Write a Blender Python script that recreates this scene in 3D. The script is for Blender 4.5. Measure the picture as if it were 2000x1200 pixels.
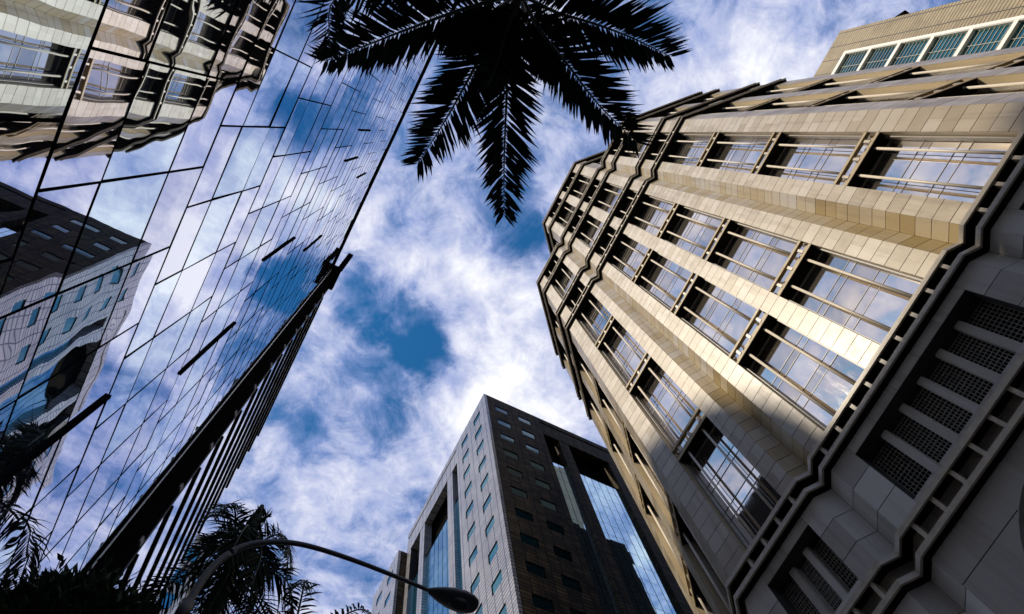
import bpy, bmesh, math, random
from mathutils import Vector, Matrix
R = math.radians
random.seed(7)
scene = bpy.context.scene
for o in list(bpy.data.objects):
    bpy.data.objects.remove(o)
COL = scene.collection

# ------------------------------------------------------------------ camera
cam = bpy.data.cameras.new('camera')
cam_o = bpy.data.objects.new('camera', cam)
COL.objects.link(cam_o)
cam.sensor_width = 36.0
cam.lens = 23.285
cam.clip_start = 0.05
cam.clip_end = 5000
# camera axes (right, up, back) written in the street's own axes:
# x = across the street, y = along the street, z = up; the camera is the origin, 1.6 m above the pavement
cam_o.matrix_world = Matrix(((0.88193488, -0.4244337, -0.20505342, 0),
                             (-0.46027443, -0.86925524, -0.18039618, 0),
                             (-0.10167754, 0.25347853, -0.96198249, 0),
                             (0, 0, 0, 1)))
scene.camera = cam_o
GROUND = -1.6

# ------------------------------------------------------------------ sky, sun, exposure
SUN_EL = R(46)
SUN_AZ = Vector((-1.0, 0.10, 0)).normalized()       # horizontal direction towards the sun
scene.view_settings.view_transform = 'Standard'
scene.view_settings.look = 'None'
scene.view_settings.gamma = 1.0
scene.view_settings.exposure = 1.05
scene.view_settings.use_curve_mapping = False

world = bpy.data.worlds.new('World')
scene.world = world
world.use_nodes = True
wn, wl = world.node_tree.nodes, world.node_tree.links
wn.clear()


def wmath(op, a, b=None, clamp=False):
    n = wn.new('ShaderNodeMath')
    n.operation = op
    n.use_clamp = clamp
    for i, v in enumerate((a, b)):
        if v is None:
            continue
        if isinstance(v, (int, float)):
            n.inputs[i].default_value = v
        else:
            wl.new(v, n.inputs[i])
    return n.outputs[0]


w_out = wn.new('ShaderNodeOutputWorld')
w_bg = wn.new('ShaderNodeBackground')
w_bg.inputs['Strength'].default_value = 0.050
wl.new(w_bg.outputs[0], w_out.inputs[0])
w_sky = wn.new('ShaderNodeTexSky')
w_sky.sky_type = 'NISHITA'
w_sky.sun_disc = False
w_sky.sun_elevation = SUN_EL
w_sky.sun_rotation = math.atan2(SUN_AZ.x, SUN_AZ.y)
w_sky.air_density = 1.0
w_sky.dust_density = 0.3
w_sky.ozone_density = 2.0
w_tc = wn.new('ShaderNodeTexCoord')
w_sep = wn.new('ShaderNodeSeparateXYZ')
wl.new(w_tc.outputs['Generated'], w_sep.inputs[0])
zz = wmath('MAXIMUM', w_sep.outputs[2], 0.12)
w_cmb = wn.new('ShaderNodeCombineXYZ')               # the cloud deck: a flat layer overhead
wl.new(wmath('DIVIDE', w_sep.outputs[0], zz), w_cmb.inputs[0])
wl.new(wmath('DIVIDE', w_sep.outputs[1], zz), w_cmb.inputs[1])


def wnoise(scale, detail, rough, dist, off, stretch=None):
    m = wn.new('ShaderNodeMapping')
    m.inputs['Location'].default_value = off
    if stretch:
        m.inputs['Scale'].default_value = stretch
        m.inputs['Rotation'].default_value = (0, 0, R(25))
    wl.new(w_cmb.outputs[0], m.inputs[0])
    n = wn.new('ShaderNodeTexNoise')
    n.inputs['Scale'].default_value = scale
    n.inputs['Detail'].default_value = detail
    n.inputs['Roughness'].default_value = rough
    n.inputs['Distortion'].default_value = dist
    wl.new(m.outputs[0], n.inputs[0])
    return n.outputs[0]


# broad layout of the cloud deck: thinner spots (blue) and thicker banks (white)
n_warp = wnoise(9.0, 4, 0.55, 0.0, (3.1, 1.7, 0.4))
dens = wmath('ADD', wmath('MULTIPLY', wnoise(4.2, 12, 0.66, 0.4, (1.3, 4.2, 0.0)), 0.60),
             wmath('MULTIPLY', wnoise(13.0, 10, 0.66, 0.6, (5.3, 0.2, 2.0)), 0.46))
dens = wmath('ADD', wmath('MULTIPLY', wmath('SUBTRACT', dens, 0.5), 1.45), 0.52)
for cx, cy, rad, amp in ((0.085, 0.29, 0.066, -0.25), (0.02, 0.27, 0.05, -0.16), (0.135, 0.315, 0.05, -0.17), (0.08, 0.45, 0.10, -0.04),
                         (0.012, 0.13, 0.05, -0.17), (0.16, 0.075, 0.07, -0.18), (0.19, -0.27, 0.07, -0.18), (0.02, 0.55, 0.09, -0.03),
                         (0.10, 0.17, 0.09, 0.12), (-0.035, 0.11, 0.06, 0.12), (0.20, 0.22, 0.09, 0.10), (0.31, 0.33, 0.16, 0.24),
                         (0.24, 0.44, 0.11, 0.12), (0.30, -0.27, 0.10, 0.14), (0.28, 0.15, 0.10, 0.06)):
    d = wn.new('ShaderNodeVectorMath')
    d.operation = 'DISTANCE'
    wl.new(w_cmb.outputs[0], d.inputs[0])
    d.inputs[1].default_value = (cx, cy, 0)
    dd = wmath('ADD', d.outputs['Value'], wmath('MULTIPLY', wmath('SUBTRACT', n_warp, 0.5), 0.22))
    mr = wn.new('ShaderNodeMapRange')
    mr.interpolation_type = 'SMOOTHERSTEP'
    mr.inputs['From Min'].default_value = rad * 1.5
    mr.inputs['From Max'].default_value = 0.0
    mr.inputs['To Min'].default_value = 0.0
    mr.inputs['To Max'].default_value = amp
    wl.new(dd, mr.inputs[0])
    dens = wmath('ADD', dens, mr.outputs[0])
w_mask = wn.new('ShaderNodeMapRange')
w_mask.interpolation_type = 'SMOOTHSTEP'
w_mask.inputs['From Min'].default_value = 0.28
w_mask.inputs['From Max'].default_value = 0.64
wl.new(dens, w_mask.inputs[0])
w_thick = wn.new('ShaderNodeMapRange')
w_thick.inputs['From Min'].default_value = 0.44
w_thick.inputs['From Max'].default_value = 0.92
wl.new(wmath('ADD', dens, wmath('MULTIPLY', wmath('SUBTRACT', wnoise(16, 8, 0.65, 0.3, (0.2, 7.7, 1.0)), 0.5), 0.55)), w_thick.inputs[0])
w_cc = wn.new('ShaderNodeValToRGB')
w_cc.color_ramp.elements[0].position = 0.0
w_cc.color_ramp.elements[0].color = (2.7, 3.6, 6.9, 1)
w_cc.color_ramp.elements[1].position = 1.0
w_cc.color_ramp.elements[1].color = (10.3, 10.3, 10.6, 1)
w_e = w_cc.color_ramp.elements.new(0.42)
w_e.color = (5.2, 5.7, 8.0, 1)
wl.new(w_thick.outputs[0], w_cc.inputs[0])
w_mix = wn.new('ShaderNodeMixRGB')
wl.new(w_mask.outputs[0], w_mix.inputs[0])
w_gain = wn.new('ShaderNodeMixRGB')
w_gain.blend_type = 'MULTIPLY'
w_gain.inputs[0].default_value = 1.0
w_gain.inputs[2].default_value = (0.22, 0.92, 1.30, 1)
wl.new(w_sky.outputs[0], w_gain.inputs[1])
wl.new(w_gain.outputs[0], w_mix.inputs[1])
wl.new(w_cc.outputs[0], w_mix.inputs[2])
wl.new(w_mix.outputs[0], w_bg.inputs['Color'])

sun = bpy.data.lights.new('sun', 'SUN')
sun.energy = 2.75
sun.angle = R(2.5)
sun.color = (1.0, 0.87, 0.68)
sun_o = bpy.data.objects.new('sun', sun)
COL.objects.link(sun_o)
to_sun = (SUN_AZ * math.cos(SUN_EL) + Vector((0, 0, math.sin(SUN_EL)))).normalized()
sun_o.rotation_euler = to_sun.to_track_quat('Z', 'Y').to_euler()
sun_o.location = to_sun * 200

# ------------------------------------------------------------------ materials
MATS = {}


def new_mat(name):
    m = bpy.data.materials.new(name)
    m.use_nodes = True
    nt = m.node_tree
    return m, nt.nodes, nt.links, nt.nodes['Principled BSDF']


def coords(nodes, links, scale=(1, 1, 1), rot=(0, 0, 0)):
    tc = nodes.new('ShaderNodeNewGeometry')
    mp = nodes.new('ShaderNodeMapping')
    mp.inputs['Scale'].default_value = scale
    mp.inputs['Rotation'].default_value = rot
    links.new(tc.outputs['Position'], mp.inputs[0])
    return mp.outputs[0]


def noise(nodes, links, vec, scale, detail=6, rough=0.6, dist=0.0):
    n = nodes.new('ShaderNodeTexNoise')
    n.inputs['Scale'].default_value = scale
    n.inputs['Detail'].default_value = detail
    n.inputs['Roughness'].default_value = rough
    n.inputs['Distortion'].default_value = dist
    links.new(vec, n.inputs[0])
    return n.outputs[0]


def ramp(nodes, links, fac, c0, c1, p0=0.0, p1=1.0):
    r = nodes.new('ShaderNodeValToRGB')
    r.color_ramp.elements[0].position = p0
    r.color_ramp.elements[0].color = (*c0, 1)
    r.color_ramp.elements[1].position = p1
    r.color_ramp.elements[1].color = (*c1, 1)
    links.new(fac, r.inputs[0])
    return r.outputs[0]


def mix(nodes, links, fac, a, b, mode='MIX'):
    m = nodes.new('ShaderNodeMixRGB')
    m.blend_type = mode
    for i, v in ((0, fac), (1, a), (2, b)):
        if isinstance(v, (int, float)):
            m.inputs[i].default_value = v
        elif isinstance(v, tuple):
            m.inputs[i].default_value = (*v, 1)
        else:
            links.new(v, m.inputs[i])
    return m.outputs[0]


def mth(nodes, links, op, a, b):
    m = nodes.new('ShaderNodeMath')
    m.operation = op
    for i, v in ((0, a), (1, b)):
        if isinstance(v, (int, float)):
            m.inputs[i].default_value = v
        else:
            links.new(v, m.inputs[i])
    return m.outputs[0]


def bump(nodes, links, bsdf, height, strength, distance):
    b = nodes.new('ShaderNodeBump')
    b.inputs['Strength'].default_value = strength
    b.inputs['Distance'].default_value = distance
    links.new(height, b.inputs['Height'])
    links.new(b.outputs[0], bsdf.inputs['Normal'])


def plain(name, col, rough=0.6, metal=0.0, vary=0.25, scale=6.0, spec=0.5):
    m, n, l, b = new_mat(name)
    v = coords(n, l)
    f = noise(n, l, v, scale, 5)
    c = ramp(n, l, f, tuple(x * (1 - vary) for x in col), tuple(min(1, x * (1 + vary)) for x in col), 0.3, 0.7)
    l.new(c, b.inputs['Base Color'])
    b.inputs['Roughness'].default_value = rough
    b.inputs['Metallic'].default_value = metal
    b.inputs['Specular IOR Level'].default_value = spec
    MATS[name] = m
    return m


def stone(name, c0, c1, rough=0.28, dirt=0.35, spec=0.5):
    """polished granite: speckle, per-slab tone, streaks of weather"""
    m, n, l, b = new_mat(name)
    v = coords(n, l)
    speck = noise(n, l, v, 38.0, 3, 0.7)
    base = ramp(n, l, speck, c0, c1, 0.32, 0.68)
    oi = n.new('ShaderNodeObjectInfo')
    at = n.new('ShaderNodeAttribute')
    at.attribute_name = 'tone'
    t = mth(n, l, 'ADD', mth(n, l, 'MULTIPLY', oi.outputs['Random'], 0.50), mth(n, l, 'MULTIPLY', at.outputs['Fac'], 0.50))
    tone = mth(n, l, 'ADD', t, 0.66)
    base = mix(n, l, mth(n, l, 'MULTIPLY', t, 1.0), base, tuple(0.92 * (0.5 * (c0[1] + c1[1])) * q for q in (1.0, 0.97, 0.92)))
    gb = n.new('ShaderNodeCombineXYZ')
    for i in range(3):
        l.new(tone, gb.inputs[i])
    base = mix(n, l, 1.0, base, gb.outputs[0], 'MULTIPLY')
    vs = coords(n, l, (1.4, 1.4, 0.10))
    streak = noise(n, l, vs, 1.6, 7, 0.62)
    dm = ramp(n, l, streak, (1, 1, 1), (1 - dirt, 1 - dirt * 1.1, 1 - dirt * 1.25), 0.50, 0.78)
    base = mix(n, l, 1.0, base, dm, 'MULTIPLY')
    l.new(base, b.inputs['Base Color'])
    rr = ramp(n, l, noise(n, l, v, 2.2, 5), (rough * 0.7,) * 3, (rough * 1.5,) * 3)
    l.new(rr, b.inputs['Roughness'])
    b.inputs['Specular IOR Level'].default_value = spec
    bump(n, l, b, speck, 0.12, 0.01)
    MATS[name] = m
    return m


def tiled(name, axis, c0, c1, w, h, mortar=0.02, stain=0.4, rough=0.3, off=0.0, stain_or_dapple_col=(0.25, 0.2, 0.12), spec=0.5):
    """stone cladding too far off to build slab by slab; axis = world axis that runs along the wall"""
    m, n, l, b = new_mat(name)
    g = n.new('ShaderNodeNewGeometry')
    sp = n.new('ShaderNodeSeparateXYZ')
    l.new(g.outputs['Position'], sp.inputs[0])
    cb = n.new('ShaderNodeCombineXYZ')
    l.new(sp.outputs[axis], cb.inputs[0])
    l.new(sp.outputs[2], cb.inputs[1])
    br = n.new('ShaderNodeTexBrick')
    br.offset = off
    br.inputs['Scale'].default_value = 1.0
    br.inputs['Brick Width'].default_value = w
    br.inputs['Row Height'].default_value = h
    br.inputs['Mortar Size'].default_value = mortar
    br.inputs['Mortar Smooth'].default_value = 0.1
    br.inputs['Color1'].default_value = (*c0, 1)
    br.inputs['Color2'].default_value = (*c1, 1)
    br.inputs['Mortar'].default_value = tuple(x * 0.16 for x in c0) + (1,)
    l.new(cb.outputs[0], br.inputs[0])
    v = coords(n, l)
    vs = coords(n, l, (1, 1, 0.35))
    st = noise(n, l, vs, 0.5, 8, 0.68, 0.6)
    sm = ramp(n, l, st, (1, 1, 1), tuple(1 - stain + stain * s for s in stain_or_dapple_col), 0.42, 0.62)
    c = mix(n, l, 1.0, br.outputs[0], sm, 'MULTIPLY')
    fine = ramp(n, l, noise(n, l, coords(n, l, (0.4, 0.4, 3.0)), 2.5, 6), (0.72, 0.72, 0.72), (1.15, 1.15, 1.15))
    c = mix(n, l, 1.0, c, fine, 'MULTIPLY')
    l.new(c, b.inputs['Base Color'])
    b.inputs['Roughness'].default_value = rough
    b.inputs['Specular IOR Level'].default_value = spec
    inv = mth(n, l, 'SUBTRACT', 1.0, br.outputs['Fac'])
    bump(n, l, b, inv, 0.6, 0.02)
    MATS[name] = m
    return m


def mirror_glass(name, tint, wave, wscale, rough=0.015, metal=1.0, tint2=None):
    """coated reflective glass; slow ripples bend what it mirrors"""
    m, n, l, b = new_mat(name)
    v = coords(n, l)
    oi = n.new('ShaderNodeObjectInfo')
    if tint2:
        c = mix(n, l, oi.outputs['Random'], tint, tint2)
        l.new(c, b.inputs['Base Color'])
    else:
        b.inputs['Base Color'].default_value = (*tint, 1)
    b.inputs['Metallic'].default_value = metal
    smear = noise(n, l, coords(n, l, (1.5, 1.5, 0.35)), 2.0, 7, 0.7)
    rr = ramp(n, l, smear, (rough,) * 3, (rough * 4,) * 3, 0.45, 0.85)
    l.new(rr, b.inputs['Roughness'])
    if wave:
        w1 = noise(n, l, v, wscale, 1.5, 0.4)
        bump(n, l, b, w1, 1.0, wave)
    MATS[name] = m
    return m


stone('tan_stone', (0.285, 0.23, 0.147), (0.425, 0.345, 0.222), 0.32, 0.45, 0.4)
stone('base_stone', (0.38, 0.345, 0.285), (0.54, 0.49, 0.41), 0.6, 0.35, 0.3)
stone('bounce_gold_stone', (0.29, 0.205, 0.068), (0.39, 0.28, 0.105), 0.45, 0.4, 0.25)  # tan stone with golden bounce light of reveals and grooves put into its colour
plain('stone_joint', (0.035, 0.03, 0.024), 0.9)
plain('ledge_stone', (0.34, 0.29, 0.21), 0.4, vary=0.2, scale=3)
plain('shadow_gap', (0.010, 0.009, 0.008), 0.95, spec=0.0)  # near-black; also stands in for shade in ledge gaps, sills and soffits
plain('rail_metal', (0.46, 0.41, 0.33), 0.5, 0.0, 0.08)
plain('black_metal', (0.005, 0.005, 0.006), 0.9, 0.0, 0.2, spec=0.0)
plain('pale_metal', (0.72, 0.72, 0.70), 0.35, 0.3, 0.08)
plain('window_frame', (0.17, 0.155, 0.13), 0.45, 0.0, 0.1)
plain('mullion_pale', (0.42, 0.39, 0.33), 0.5, 0.0, 0.08)
mirror_glass('tower_glass', (0.72, 0.63, 0.53), 0.0012, 1.2, 0.02, 0.95, (1.0, 0.91, 0.79))
mirror_glass('street_glass', (0.54, 0.56, 0.72), 0.0055, 0.8, 0.006, 0.98, (0.78, 0.80, 0.94))
mirror_glass('street_glass_blue', (0.48, 0.62, 0.77), 0.0055, 0.8, 0.006, 0.98, (0.70, 0.80, 0.92))
mirror_glass('teal_glass', (0.03, 0.17, 0.185), 0.0008, 1.0, 0.02, 0.85, (0.05, 0.25, 0.265))
mirror_glass('dark_glass', (0.012, 0.05, 0.06), 0.0008, 1.0, 0.03, 0.8, (0.03, 0.12, 0.14))
mirror_glass('sky_glass', (0.52, 0.76, 0.88), 0.0016, 0.8, 0.015, 0.95, (0.62, 0.84, 0.93))
mirror_glass('blue_glass', (0.035, 0.22, 0.36), 0.0008, 0.8, 0.015, 0.9, (0.06, 0.30, 0.46))
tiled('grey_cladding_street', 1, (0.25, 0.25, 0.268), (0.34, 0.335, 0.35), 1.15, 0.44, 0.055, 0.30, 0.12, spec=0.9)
tiled('shaded_cladding_side', 0, (0.030, 0.023, 0.012), (0.105, 0.076, 0.036), 1.15, 0.44, 0.06, 0.75, 0.6, stain_or_dapple_col=(0.12, 0.09, 0.05), spec=0.08)  # street-face stone darkened to paint in shade, mottled for dappled reflections
tiled('ochre_cladding', 1, (0.31, 0.245, 0.125), (0.38, 0.30, 0.165), 1.6, 0.40, 0.05, 0.35, 0.5)
plain('ochre_side', (0.36, 0.32, 0.25), 0.5)
plain('white_paint', (0.74, 0.72, 0.66), 0.5, vary=0.08)
plain('white_cladding', (0.70, 0.70, 0.68), 0.5, vary=0.1)
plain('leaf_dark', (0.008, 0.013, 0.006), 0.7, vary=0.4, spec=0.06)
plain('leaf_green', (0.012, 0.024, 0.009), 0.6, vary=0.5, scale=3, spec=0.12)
plain('rachis_green', (0.03, 0.04, 0.015), 0.5)
plain('palm_trunk', (0.045, 0.040, 0.032), 0.8, vary=0.3, scale=4)
plain('crownshaft', (0.02, 0.032, 0.012), 0.5)
plain('bark', (0.06, 0.05, 0.035), 0.9, vary=0.4)
plain('lamp_steel', (0.022, 0.021, 0.020), 0.5, 0.3, 0.3, 5)
plain('lamp_housing', (0.02, 0.02, 0.022), 0.45, 0.0)
plain('lamp_lens', (0.02, 0.02, 0.02), 0.25)
plain('asphalt', (0.05, 0.05, 0.052), 0.9, vary=0.3, scale=20)
plain('paving', (0.26, 0.25, 0.23), 0.85, vary=0.2, scale=4)
plain('kerb_stone', (0.32, 0.31, 0.29), 0.85)
plain('earth', (0.12, 0.11, 0.09), 0.95)
plain('road_paint', (0.75, 0.75, 0.72), 0.7)
plain('concrete', (0.30, 0.29, 0.28), 0.8)


# ------------------------------------------------------------------ building blocks
def tag(o, label=None, cat=None, group=None, kind=None):
    if label:
        o['label'] = label
    if cat:
        o['category'] = cat
    if group:
        o['group'] = group
    if kind:
        o['kind'] = kind
    return o


def empty(name, loc, label=None, cat=None, group=None):
    o = bpy.data.objects.new(name, None)
    COL.objects.link(o)
    o.location = loc
    o.empty_display_size = 0.5
    return tag(o, label, cat, group)


class MB:
    def __init__(self):
        self.v, self.f, self.t = [], [], []

    def quad(self, pts, tone=0.0):
        n = len(self.v)
        self.v += [tuple(p) for p in pts]
        self.f.append(tuple(range(n, n + len(pts))))
        self.t.append(tone)

    def hexa(self, p, tone=0.0, skip=()):
        """p: 8 corners, bottom ring 0-3 then top ring 4-7"""
        n = len(self.v)
        self.v += [tuple(q) for q in p]
        for i, fc in enumerate(((0, 3, 2, 1), (4, 5, 6, 7), (0, 1, 5, 4), (1, 2, 6, 5), (2, 3, 7, 6), (3, 0, 4, 7))):
            if i in skip:
                continue
            self.f.append(tuple(n + k for k in fc))
            self.t.append(tone)

    def tube(self, pts, radii, sides=8, cap=True):
        n0 = len(self.v)
        m = len(pts)
        for i, p in enumerate(pts):
            p = Vector(p)
            a = Vector(pts[max(i - 1, 0)])
            b = Vector(pts[min(i + 1, m - 1)])
            t = (b - a).normalized()
            ref = Vector((0, 0, 1)) if abs(t.z) < 0.9 else Vector((1, 0, 0))
            s = t.cross(ref).normalized()
            u = s.cross(t)
            r = radii[i] if isinstance(radii, (list, tuple)) else radii
            for k in range(sides):
                an = 2 * math.pi * k / sides
                self.v.append(tuple(p + (s * math.cos(an) + u * math.sin(an)) * r))
        for i in range(m - 1):
            for k in range(sides):
                k2 = (k + 1) % sides
                self.f.append((n0 + i * sides + k, n0 + i * sides + k2, n0 + (i + 1) * sides + k2, n0 + (i + 1) * sides + k))
                self.t.append(0)
        if cap:
            self.f.append(tuple(n0 + k for k in reversed(range(sides))))
            self.f.append(tuple(n0 + (m - 1) * sides + k for k in range(sides)))
            self.t += [0, 0]

    def mesh(self, name, mat, smooth=False, tones=False):
        me = bpy.data.meshes.new(name)
        me.from_pydata(self.v, [], self.f)
        me.materials.append(MATS[mat])
        if tones:
            at = me.attributes.new('tone', 'FLOAT', 'FACE')
            at.data.foreach_set('value', self.t)
        if smooth:
            me.polygons.foreach_set('use_smooth', [True] * len(me.polygons))
        me.update()
        return me

    def build(self, name, mat, parent=None, smooth=False, tones=False, fix=True):
        me = self.mesh(name, mat, smooth, tones)
        if fix:
            bm = bmesh.new()
            bm.from_mesh(me)
            bmesh.ops.recalc_face_normals(bm, faces=bm.faces)
            bm.to_mesh(me)
            bm.free()
        return put(name, me, parent)


def put(name, me, parent=None):
    o = bpy.data.objects.new(name, me)
    COL.objects.link(o)
    if parent:
        o.parent = parent
        if parent.type == 'EMPTY':                   # meshes are modelled in world coordinates
            o.matrix_parent_inverse = Matrix.Translation(parent.location).inverted()
    return o


class Frame:
    """a facade's own axes: u along the wall, z up, d outwards"""
    def __init__(self, ox, oy, ux, uy, nx, ny):
        self.o = Vector((ox, oy, 0))
        self.u = Vector((ux, uy, 0)).normalized()
        self.n = Vector((nx, ny, 0)).normalized()

    def p(self, u, z, d=0.0):
        q = self.o + self.u * u + self.n * d
        return Vector((q.x, q.y, z))

    def box(self, mb, u0, u1, z0, z1, d0, d1, tone=0.0, skip=()):
        P = self.p
        mb.hexa([P(u0, z0, d0), P(u1, z0, d0), P(u1, z0, d1), P(u0, z0, d1),
                 P(u0, z1, d0), P(u1, z1, d0), P(u1, z1, d1), P(u0, z1, d1)], tone, skip)


def dist(p):
    return Vector(p).length


# ================================================================== ground (setting)
def sheet(name, x0, x1, y0, y1, z, mat):
    mb = MB()
    mb.quad([(x0, y0, z), (x1, y0, z), (x1, y1, z), (x0, y1, z)])
    return tag(mb.build(name, mat), kind='structure')


sheet('ground', -2500, 2500, -2500, 2500, GROUND - 0.13, 'earth')
sheet('road', 3.2, 13.4, -300, 300, GROUND - 0.122, 'asphalt')
for nm, x0, x1 in (('pavement', -2.6, 3.0), ('pavement', 13.6, 18.6)):
    mb = MB()
    mb.hexa([(x0, -300, GROUND - 0.2), (x1, -300, GROUND - 0.2), (x1, 300, GROUND - 0.2), (x0, 300, GROUND - 0.2),
             (x0, -300, GROUND), (x1, -300, GROUND), (x1, 300, GROUND), (x0, 300, GROUND)])
    tag(mb.build(nm, 'paving'), kind='structure')
for x0, x1 in ((3.0, 3.2), (13.4, 13.6)):
    mb = MB()
    mb.hexa([(x0, -300, GROUND - 0.2), (x1, -300, GROUND - 0.2), (x1, 300, GROUND - 0.2), (x0, 300, GROUND - 0.2),
             (x0, -300, GROUND + 0.01), (x1, -300, GROUND + 0.01), (x1, 300, GROUND + 0.01), (x0, 300, GROUND + 0.01)])
    tag(mb.build('kerb', 'kerb_stone'), kind='structure')
mb = MB()
for k in range(-20, 20):
    mb.quad([(8.22, k * 6, GROUND - 0.118), (8.36, k * 6, GROUND - 0.118), (8.36, k * 6 + 2.4, GROUND - 0.118), (8.22, k * 6 + 2.4, GROUND - 0.118)])
tag(mb.build('road_marking', 'road_paint'), kind='structure')

# ================================================================== mirrored office block on the left
LX = -2.546
glass_block = empty('glass_office_block', (-14, -2, GROUND), 'mirror glass office block at left, its long wall reflecting the tan tower and clouds', 'building')
FL = Frame(LX, 0, 0, 1, 1, 0)
L_Y0, L_Y1 = -21.0, 10.55
ST, ZB = 3.678, 5.48
ROOF_L = 42.56
# solid body behind the glass
mb = MB()
mb.hexa([(-26, L_Y0, GROUND), (LX - 0.12, L_Y0, GROUND), (LX - 0.12, L_Y1, GROUND), (-26, L_Y1, GROUND),
         (-26, L_Y0, ROOF_L), (LX - 0.12, L_Y0, ROOF_L), (LX - 0.12, L_Y1, ROOF_L), (-26, L_Y1, ROOF_L)])
mb.build('wall', 'black_metal', glass_block)
# glass panes in a running bond, three bands to a storey
panes = []
k0 = -2
for k in range(k0, 11):
    z0 = ZB + ST * k
    if z0 > ROOF_L - 0.5:
        break
    par = k % 2
    j = -40
    while True:
        y0 = 0.064 + 0.585 * (2 * j + (1 - par))
        y1 = y0 + 1.17
        j += 1
        if y1 < L_Y0 + 0.3:
            continue
        if y0 > L_Y1 - 0.1:
            break
        a0, a1 = max(y0, L_Y0), min(y1, L_Y1)
        for bi, (b0, b1) in enumerate(((0, 0.98), (0.98, 2.54), (2.54, ST))):
            zz0, zz1 = max(z0 + b0, GROUND + 0.3), min(z0 + b1, ROOF_L)
            if zz1 - zz0 < 0.1:
                continue
            blue = (bi == 1 and random.random() < 0.85) or random.random() < 0.12
            panes.append((a0 + 0.012, a1 - 0.012, zz0 + 0.012, zz1 - 0.012, blue))
panes.sort(key=lambda q: dist(FL.p((q[0] + q[1]) / 2, (q[2] + q[3]) / 2)) + (1000 if (q[1] < -5 or q[3] < 4.5) else 0))
rest = {False: MB(), True: MB()}
for i, (a0, a1, z0, z1, blue) in enumerate(panes):
    # every pane leans a hair out of true, as glazing does
    tu, tz = random.gauss(0, 0.0035), random.gauss(0, 0.0035)
    hu, hz = (a1 - a0) / 2, (z1 - z0) / 2
    cs = []
    for su, sz in ((-1, -1), (1, -1), (1, 1), (-1, 1)):
        cs.append(FL.p((a0 + a1) / 2 + su * hu, (z0 + z1) / 2 + sz * hz, su * hu * tu + sz * hz * tz))
    back = [c - Vector((0.02, 0, 0)) for c in cs]
    m = MB() if i < 300 else rest[blue]
    m.hexa(back + cs)
    if i < 300:
        m.build('pane', 'street_glass_blue' if blue else 'street_glass', glass_block)
tag(rest[False].build('pane_field', 'street_glass', glass_block), kind='stuff')
tag(rest[True].build('pane_field', 'street_glass_blue', glass_block), kind='stuff')
# floor lines
for k in range(k0, 11):
    z0 = ZB + ST * k
    for b in (0, 0.98, 2.54):
        z = z0 + b
        if z < GROUND + 0.5 or z > ROOF_L - 0.2:
            continue
        mb = MB()
        h = 0.023 if b else 0.027
        FL.box(mb, L_Y0, L_Y1, z - h / 2, z + h / 2, -0.03, 0.006)
        mb.build('transom', 'black_metal', glass_block)
# upright fins at the panel joints, storey by storey
wide = {(8.36 * .643, 0), (9.95 * .643, 2), (7.3 * .643, 3), (11.6 * .643, 4), (8.95 * .643, 5), (12.35 * .643, 7), (1.9 * .643, 5), (3.7 * .643, 5), (0.1 * .643, 4), (5.5 * .643, 7)}
for k in range(k0, 11):
    z0 = ZB + ST * k
    z1 = min(z0 + ST, ROOF_L)
    if z1 - z0 < 0.5 or z1 < GROUND + 1:
        continue
    par = k % 2
    j = -40
    while True:
        y = 0.064 + 0.585 * (2 * j + (1 - par))
        j += 1
        if y < max(L_Y0 + 0.2, -12):
            continue
        if y > L_Y1 - 0.2:
            break
        big = any(abs(y - a) < 0.2 and k == b for a, b in wide)
        w, dp = (0.026, 0.042) if big else (0.009, 0.007) if (y > 2.5) else (0.011, 0.009)
        mb = MB()
        FL.box(mb, y - w, y + w, max(z0, GROUND + 0.3) + 0.02, z1 - 0.02, -0.03, dp)
        mb.build('fin', 'black_metal', glass_block)
# parapet strip
mb = MB()
FL.box(mb, L_Y0, L_Y1, ROOF_L - 0.12, ROOF_L + 0.18, -0.6, 0.10)
mb.build('parapet', 'black_metal', glass_block)
# projecting blade wall at the corner, with its pale trim and small lights
BE = Vector((-2.186, 12.13, 0))
bd = (BE - Vector((LX, L_Y1, 0)))
BLEN = bd.length
FB = Frame(LX, L_Y1, bd.x, bd.y, bd.y, -bd.x)
blade = MB()
FB.box(blade, 0.0, BLEN, GROUND, ROOF_L + 0.1, -0.30, 0.0)
blade = blade.build('blade_wall', 'black_metal', glass_block)
mb = MB()
FB.box(mb, 0.20, 0.245, GROUND, ROOF_L, 0.002, 0.02)
mb.build('trim', 'pale_metal', blade)
mb = MB()
FB.box(mb, BLEN - 0.07, BLEN + 0.01, GROUND, ROOF_L, 0.002, 0.03)
mb.build('edge_frame', 'lamp_steel', blade)
z = 2.25
while z < ROOF_L:
    mb = MB()
    FB.box(mb, BLEN - 0.30, BLEN - 0.14, z - 0.10, z + 0.10, 0.002, 0.05)
    mb.build('wall_light', 'concrete', blade)
    z += 2.52
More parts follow.
